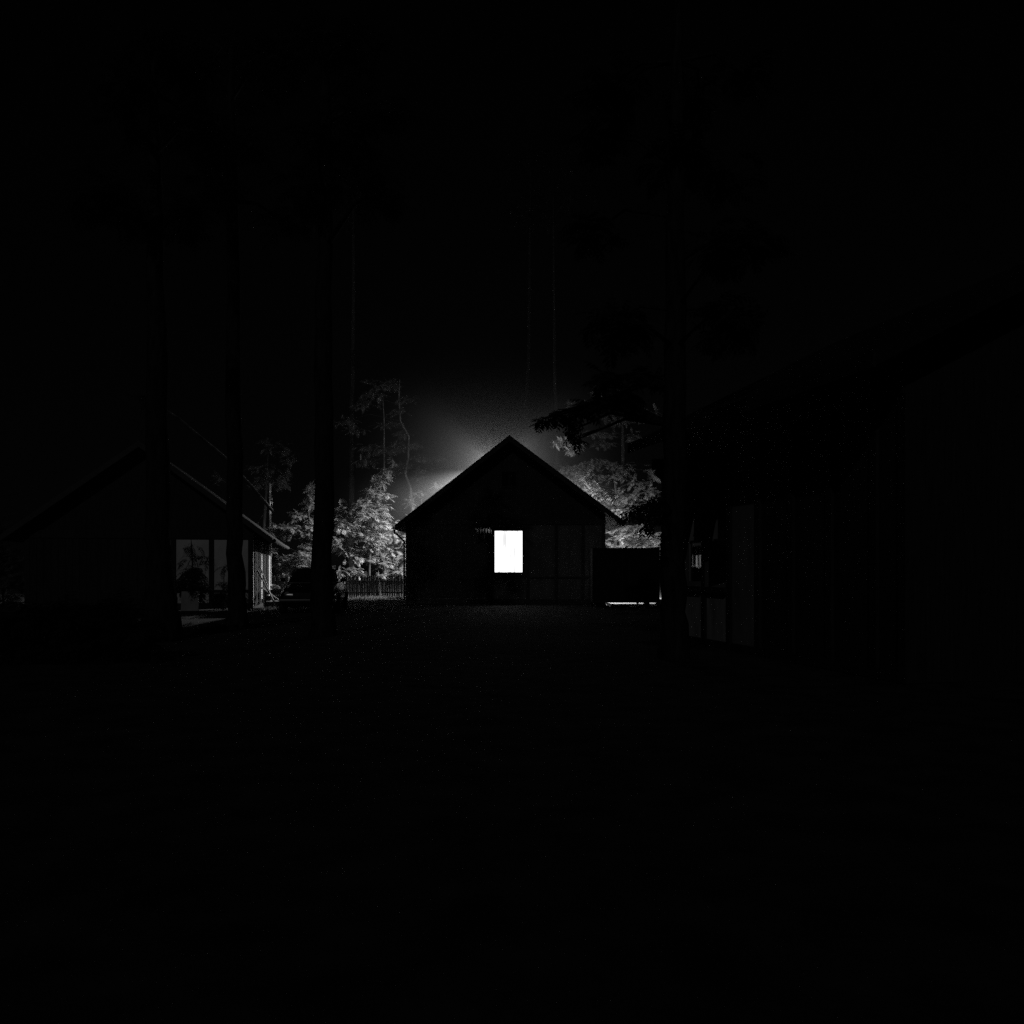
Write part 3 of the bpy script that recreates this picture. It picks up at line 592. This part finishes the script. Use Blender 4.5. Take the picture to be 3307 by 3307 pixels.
grow('hedge_shrub', gp(2050, 49.1), [gp(2050, 49.1), at(2050, 1850, 49.1), at(2048, 1740, 49.1)], [0.07, 0.05, 0.015],
     [C(2005, 1708, 49.1, 34, 12, 26), C(2060, 1705, 49.1, 44, 16, 34), C(2020, 1735, 42.6, 44, 14, 49.1), C(2080, 1740, 42.6, 40, 16, 49.1), C(2000, 1762, 48.8, 34, 12, 34), C(2060, 1765, 48.8, 50, 14, 50), C(2122, 1735, 49.1, 20, 24, 20), C(2112, 1780, 48.8, 26, 26, 26), C(1965, 1752, 49.1, 20, 16, 10), C(1972, 1710, 49.1, 16, 10, 8), C(2126, 1835, 48.8, 16, 12, 10)],
     'lit hedge-like bush standing behind the black box trailer', 'shrub', L=0.4, seed=32)
grow('broad_tree', gp(2008, 55), [gp(2008, 55), at(2010, 1600, 55), at(2012, 1440, 55), at(2010, 1300, 55)], [0.16, 0.14, 0.11, 0.05],
     [C(1812, 1428, 44, 30, 9, 20), C(1850, 1448, 44, 26, 9, 18), C(1866, 1430, 44, 14, 8, 8), C(1905, 1398, 55, 46, 9, 24), C(1970, 1402, 55, 46, 10, 22), C(1950, 1435, 55, 50, 14, 20), C(2050, 1410, 55, 50, 24, 22), C(2000, 1350, 55, 70, 26, 26), C(1880, 1310, 55, 60, 18, 18), C(2090, 1340, 55, 50, 26, 18), C(1950, 1260, 55, 70, 24, 18)],
     'dim broad tree behind the floodlit one, right of the cabin', L=0.5, seed=33)
# far trunks in the mist
for i, (px, d, r_, lean_, lab) in enumerate(((1692, 68, 0.2, 14, 'pale straight trunk in the mist above the cabin ridge'), (1796, 68, 0.17, -6, 'faint trunk in the mist over the right roof slope'),
                                           (1135, 66, 0.2, 4, 'far trunk behind the kinked thin tree, nearly lost in the dark'))):
    grow('forest_tree', gp(px - lean_, d), [gp(px - lean_, d), at(px, 1400, d), at(px + lean_, 1180, d), at(px + lean_ * 1.5, 550, d)], [r_ * 1.2, r_, r_ * 0.8, r_ * 0.3],
         [C(px - 60, 700, d, 80, 60, 30), C(px + 70, 620, d, 90, 60, 30), C(px + 10, 520, d, 90, 70, 30)], lab, 'tree', 'forest trees beyond the yard', bark='bark', leaf='leaf_unlit', L=0.7, ll=0.16, lw_=0.03, seed=40 + i, thick=0.06)
# near dark trunks
def crownset(px, d, pys, n=30, spread=170):
    rg = random.Random(int(px)); out = []
    for py in pys:
        for k in range(4): out.append(C(px + rg.uniform(-spread, spread), py + rg.uniform(-60, 60), d + rg.uniform(-1.5, 1.5), rg.uniform(70, 120), rg.uniform(40, 70), n, 0.9))
    return out
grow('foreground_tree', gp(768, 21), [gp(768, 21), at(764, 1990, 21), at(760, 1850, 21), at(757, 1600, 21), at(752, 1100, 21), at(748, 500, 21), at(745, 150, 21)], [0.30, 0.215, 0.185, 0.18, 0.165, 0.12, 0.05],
     crownset(750, 21, (650, 450, 250)), 'black leaning trunk in front of the cottage corner, left of the thick trunk', seed=51, leaf='leaf_unlit', L=0.5, sides=14, group='dark trunks standing in the yard', thick=0.06)
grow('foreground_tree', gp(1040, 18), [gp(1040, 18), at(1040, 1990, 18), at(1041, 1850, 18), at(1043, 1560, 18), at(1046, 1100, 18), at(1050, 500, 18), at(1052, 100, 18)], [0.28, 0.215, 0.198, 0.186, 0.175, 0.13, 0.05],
     crownset(1050, 18, (600, 380, 160)), 'thick straight black trunk standing in front of the parked car', seed=52, leaf='leaf_unlit', L=0.5, sides=14, group='dark trunks standing in the yard', thick=0.06)
grow('foreground_tree', gp(2176, 13.5), [gp(2176, 13.5), at(2174, 2020, 13.5), at(2172, 1850, 13.5), at(2176, 1500, 13.5), at(2180, 1000, 13.5), at(2185, 400, 13.5), at(2190, 0, 13.5)], [0.25, 0.19, 0.18, 0.165, 0.15, 0.11, 0.05],
     crownset(2180, 13.5, (1050, 800, 500, 250), 22, 260) +
     [C(1745, 1356, 15, 16, 12, 2, 0.15), C(1772, 1342, 15, 16, 10, 2, 0.2), C(1805, 1332, 15, 26, 12, 4, 0.25), C(1838, 1352, 14.9, 22, 14, 4, 0.25), C(1870, 1322, 14.8, 34, 20, 7, 0.3), C(1846, 1392, 14.8, 10, 16, 2, 0.15), C(1862, 1420, 14.8, 12, 16, 2, 0.15),
      C(1930, 1300, 14.5, 50, 26, 12, 0.3), C(2010, 1270, 14.2, 60, 34, 14, 0.3), C(1960, 1220, 14.3, 60, 30, 10, 0.4), C(2080, 1220, 14, 60, 40, 12, 0.4),
      C(2070, 1635, 12.6, 30, 18, 3, 0.2), C(2110, 1675, 12.6, 26, 20, 3, 0.2), C(2042, 1660, 12.6, 22, 18, 2, 0.2), C(2120, 1610, 12.6, 20, 16, 2, 0.2)],
     'black trunk by the bungalow with big drooping feathered leaves', seed=53, leaf='leaf_unlit', L=0.42, ll=0.14, lw_=0.028, droop=1.1, sides=14, group='dark trunks standing in the yard', thick=0.035)
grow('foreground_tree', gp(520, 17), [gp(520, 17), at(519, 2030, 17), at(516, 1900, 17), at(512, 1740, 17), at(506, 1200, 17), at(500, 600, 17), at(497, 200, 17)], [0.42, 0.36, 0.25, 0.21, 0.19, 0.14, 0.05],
     crownset(500, 17, (650, 420, 220)), 'black trunk furthest left, hiding the dark end of the cottage front', seed=55, leaf='leaf_unlit', L=0.5, sides=14, group='dark trunks standing in the yard', thick=0.06)
for i, (px, lab) in enumerate(((40, 'added dark bush over lit ground at the left frame edge'), (130, 'added dark bush over lit ground next to the one at the left frame edge'), (225, 'middle added bush over lit ground, of the row left of the trunks'), (320, 'added dark bush over lit ground one step left of the furthest left trunk'), (410, 'added dark bush over lit ground right beside the furthest left trunk'))):
    grow('cover_bush', gp(px, 12.9), [gp(px, 12.9), at(px, 2080, 12.9), at(px, 2010, 12.9)], [0.03, 0.02, 0.01], [C(px, 2010, 12.9, 90, 80, 60, 0.35), C(px + 20, 2090, 12.9, 90, 60, 40, 0.35)], lab, 'bush', 'added bushes covering lit ground at the left', leaf='leaf_unlit', L=0.35, seed=70 + i)  # bushes added to hide the lamplit ground behind them
grow('cover_bush', gp(665, 19), [gp(665, 19), at(665, 2035, 19), at(665, 2026, 19)], [0.02, 0.015, 0.008], [C(620, 2036, 19, 60, 22, 34, 0.3), C(690, 2036, 19, 60, 22, 34, 0.3)], 'added dark weeds over lit ground between the two left trunks', 'bush', 'added bushes covering lit ground at the left', leaf='leaf_unlit', L=0.25, seed=79)  # weeds added to cut off the lit strip before the cottage
grow('leaning_tree', gp(980, 33.5), [at(880, 1650, 34), at(735, 1485, 33), at(577, 1352, 32), at(470, 1280, 31.5)], [0.06, 0.05, 0.04, 0.02], [C(470, 1280, 31.5, 60, 30, 14)],
     'thin bare slanting trunk above the cottage roof', bark='bark_pale', leaf='leaf_unlit', seed=54)
# dark saplings before the cottage front, shrub at the far left edge
grow('dark_sapling', gp(625, 26.5), [gp(625, 26.5), at(622, 1860, 26.5), at(618, 1760, 26.5), at(616, 1735, 26.5)], [0.025, 0.02, 0.015, 0.006],
     [C(618, 1760, 26.5, 34, 20, 3, 0.3), C(600, 1795, 26.5, 30, 20, 2, 0.3), C(650, 1800, 26.5, 34, 20, 3, 0.3), C(625, 1845, 26.5, 46, 26, 24, 0.3), C(640, 1890, 26.5, 50, 30, 28, 0.3), C(590, 1880, 26.5, 30, 24, 14, 0.3)],
     'dark sapling with drooping leaves against the pale front panel', 'sapling', leaf='leaf_unlit', L=0.62, pairs=8, ll=0.15, lw_=0.022, droop=1.7, seed=61, group='dark saplings before the cottage')
grow('dark_sapling', gp(722, 26.8), [gp(722, 26.8), at(722, 1900, 26.8), at(724, 1830, 26.8)], [0.02, 0.016, 0.006],
     [C(722, 1830, 26.8, 20, 16, 2, 0.3), C(718, 1880, 26.8, 28, 24, 3, 0.3), C(705, 1920, 26.8, 34, 24, 16, 0.3)],
     'smaller dark sapling right of the other, beside the leaning trunk', 'sapling', leaf='leaf_unlit', L=0.55, pairs=8, ll=0.15, lw_=0.022, droop=1.7, seed=62, group='dark saplings before the cottage')
grow('edge_shrub', gp(10, 30), [gp(10, 30), at(8, 1840, 30), at(5, 1720, 30)], [0.04, 0.03, 0.01], [C(0, 1740, 30, 40, 60, 40), C(20, 1810, 30, 60, 50, 60), C(40, 1870, 29.5, 70, 50, 60), C(30, 1930, 29.5, 80, 40, 50)], 'faint shrub at the far left edge of the yard', 'shrub', seed=63)
grow('wall_bush', gp(2262, 15.4), [gp(2262, 15.4), at(2262, 2100, 15.4), at(2264, 2070, 15.4)], [0.02, 0.015, 0.006], [C(2256, 2085, 15.4, 34, 24, 16, 0.2), C(2300, 2098, 15.2, 40, 20, 16, 0.2)],
     'low dark bush at the foot of the bungalow wall', 'shrub', leaf='leaf_unlit', L=0.3, seed=64)

# ------------------------------------------------------------------ grass and weeds where the light falls
gr = MB(); rg = random.Random(9)
def tuft(cx, cy, n, h, spread):
    for k in range(n):
        x, y = cx + rg.gauss(0, spread), cy + rg.gauss(0, spread); z = ground_z(x, y) - 0.01; a = rg.uniform(0, 2*math.pi); hh = h * rg.uniform(0.5, 1.2); b = rg.uniform(0.1, 0.9) * hh
        dx, dy = math.cos(a), math.sin(a); wv = 0.006
        gr.add([(x - dy*wv, y + dx*wv, z), (x + dy*wv, y - dx*wv, z), (x + dx*b*0.4, y + dy*b*0.4, z + hh*0.7), (x + dx*b, y + dy*b, z + hh)], [(0, 1, 2), (0, 2, 3)])
for k in range(900): tuft(rg.uniform(-8.2, -5.2), rg.uniform(27.5, 41.5), 9, 0.09, 0.09)
for k in range(260): tuft(rg.uniform(-6.6, -4.2), rg.uniform(39.5, 41.8), 9, 0.16, 0.08)
for k in range(500): tuft(rg.uniform(-4, 6.5), rg.uniform(26, 33.6), 7, 0.06, 0.1)
for k in range(160): tuft(rg.uniform(3.2, 5.3), rg.uniform(32.2, 32.75), 6, 0.07, 0.06)
for k in range(300): tuft(rg.uniform(-13, -8), rg.uniform(24, 26), 7, 0.07, 0.1)
tag(gr.build('grass', M['grass']), 'thin grass and weeds on the trodden yard', 'grass', kind='stuff')

MIST_R, MIST_D = 7.6, 0.0175
# ------------------------------------------------------------------ night haze
hz = bpy.data.materials.new('night_haze'); hz.use_nodes = True; hz.cycles.volume_sampling = 'EQUIANGULAR'; t = hz.node_tree; t.nodes.clear()
v = t.nodes.new('ShaderNodeVolumePrincipled'); o = t.nodes.new('ShaderNodeOutputMaterial')
v.inputs['Color'].default_value = (0.9, 0.9, 0.9, 1); v.inputs['Density'].default_value = 0.0001; v.inputs['Anisotropy'].default_value = 0.5
t.links.new(v.outputs[0], o.inputs['Volume'])
tag(MB().box(-112, 112, -62, 132, -1.2, 24).build('haze', hz), 'thin night mist over the whole yard', 'haze', kind='stuff')
# ball of mist added round the lamp, thickened inwards to make its glow
mz = bpy.data.materials.new('glow_mist'); mz.use_nodes = True; mz.cycles.volume_sampling = 'EQUIANGULAR'; t = mz.node_tree; t.nodes.clear()
v = t.nodes.new('ShaderNodeVolumePrincipled'); o = t.nodes.new('ShaderNodeOutputMaterial'); tc = t.nodes.new('ShaderNodeTexCoord')
ln = t.nodes.new('ShaderNodeVectorMath'); ln.operation = 'LENGTH'; t.links.new(tc.outputs['Object'], ln.inputs[0])
mr = t.nodes.new('ShaderNodeMapRange'); mr.inputs[1].default_value = 0.0; mr.inputs[2].default_value = MIST_R; mr.inputs[3].default_value = 1; mr.inputs[4].default_value = 0
t.links.new(ln.outputs['Value'], mr.inputs[0])
pw = t.nodes.new('ShaderNodeMath'); pw.operation = 'POWER'; pw.inputs[1].default_value = 1.8; t.links.new(mr.outputs[0], pw.inputs[0])
ml = t.nodes.new('ShaderNodeMath'); ml.operation = 'MULTIPLY'; ml.inputs[1].default_value = MIST_D; t.links.new(pw.outputs[0], ml.inputs[0])
v.inputs['Color'].default_value = (0.9, 0.9, 0.9, 1); v.inputs['Anisotropy'].default_value = 0.3
t.links.new(ml.outputs[0], v.inputs['Density']); t.links.new(v.outputs[0], o.inputs['Volume'])
mb = MB().lathe([(MIST_R * math.sin(math.pi * k / 16), -MIST_R * math.cos(math.pi * k / 16)) for k in range(17)], 24)
mo = tag(mb.build('mist', mz), 'added ball of mist round the hidden lamp, shaped for its glow over the cabin roof', 'mist', kind='stuff'); mo.location = (-0.9, 43.6, 5.4)
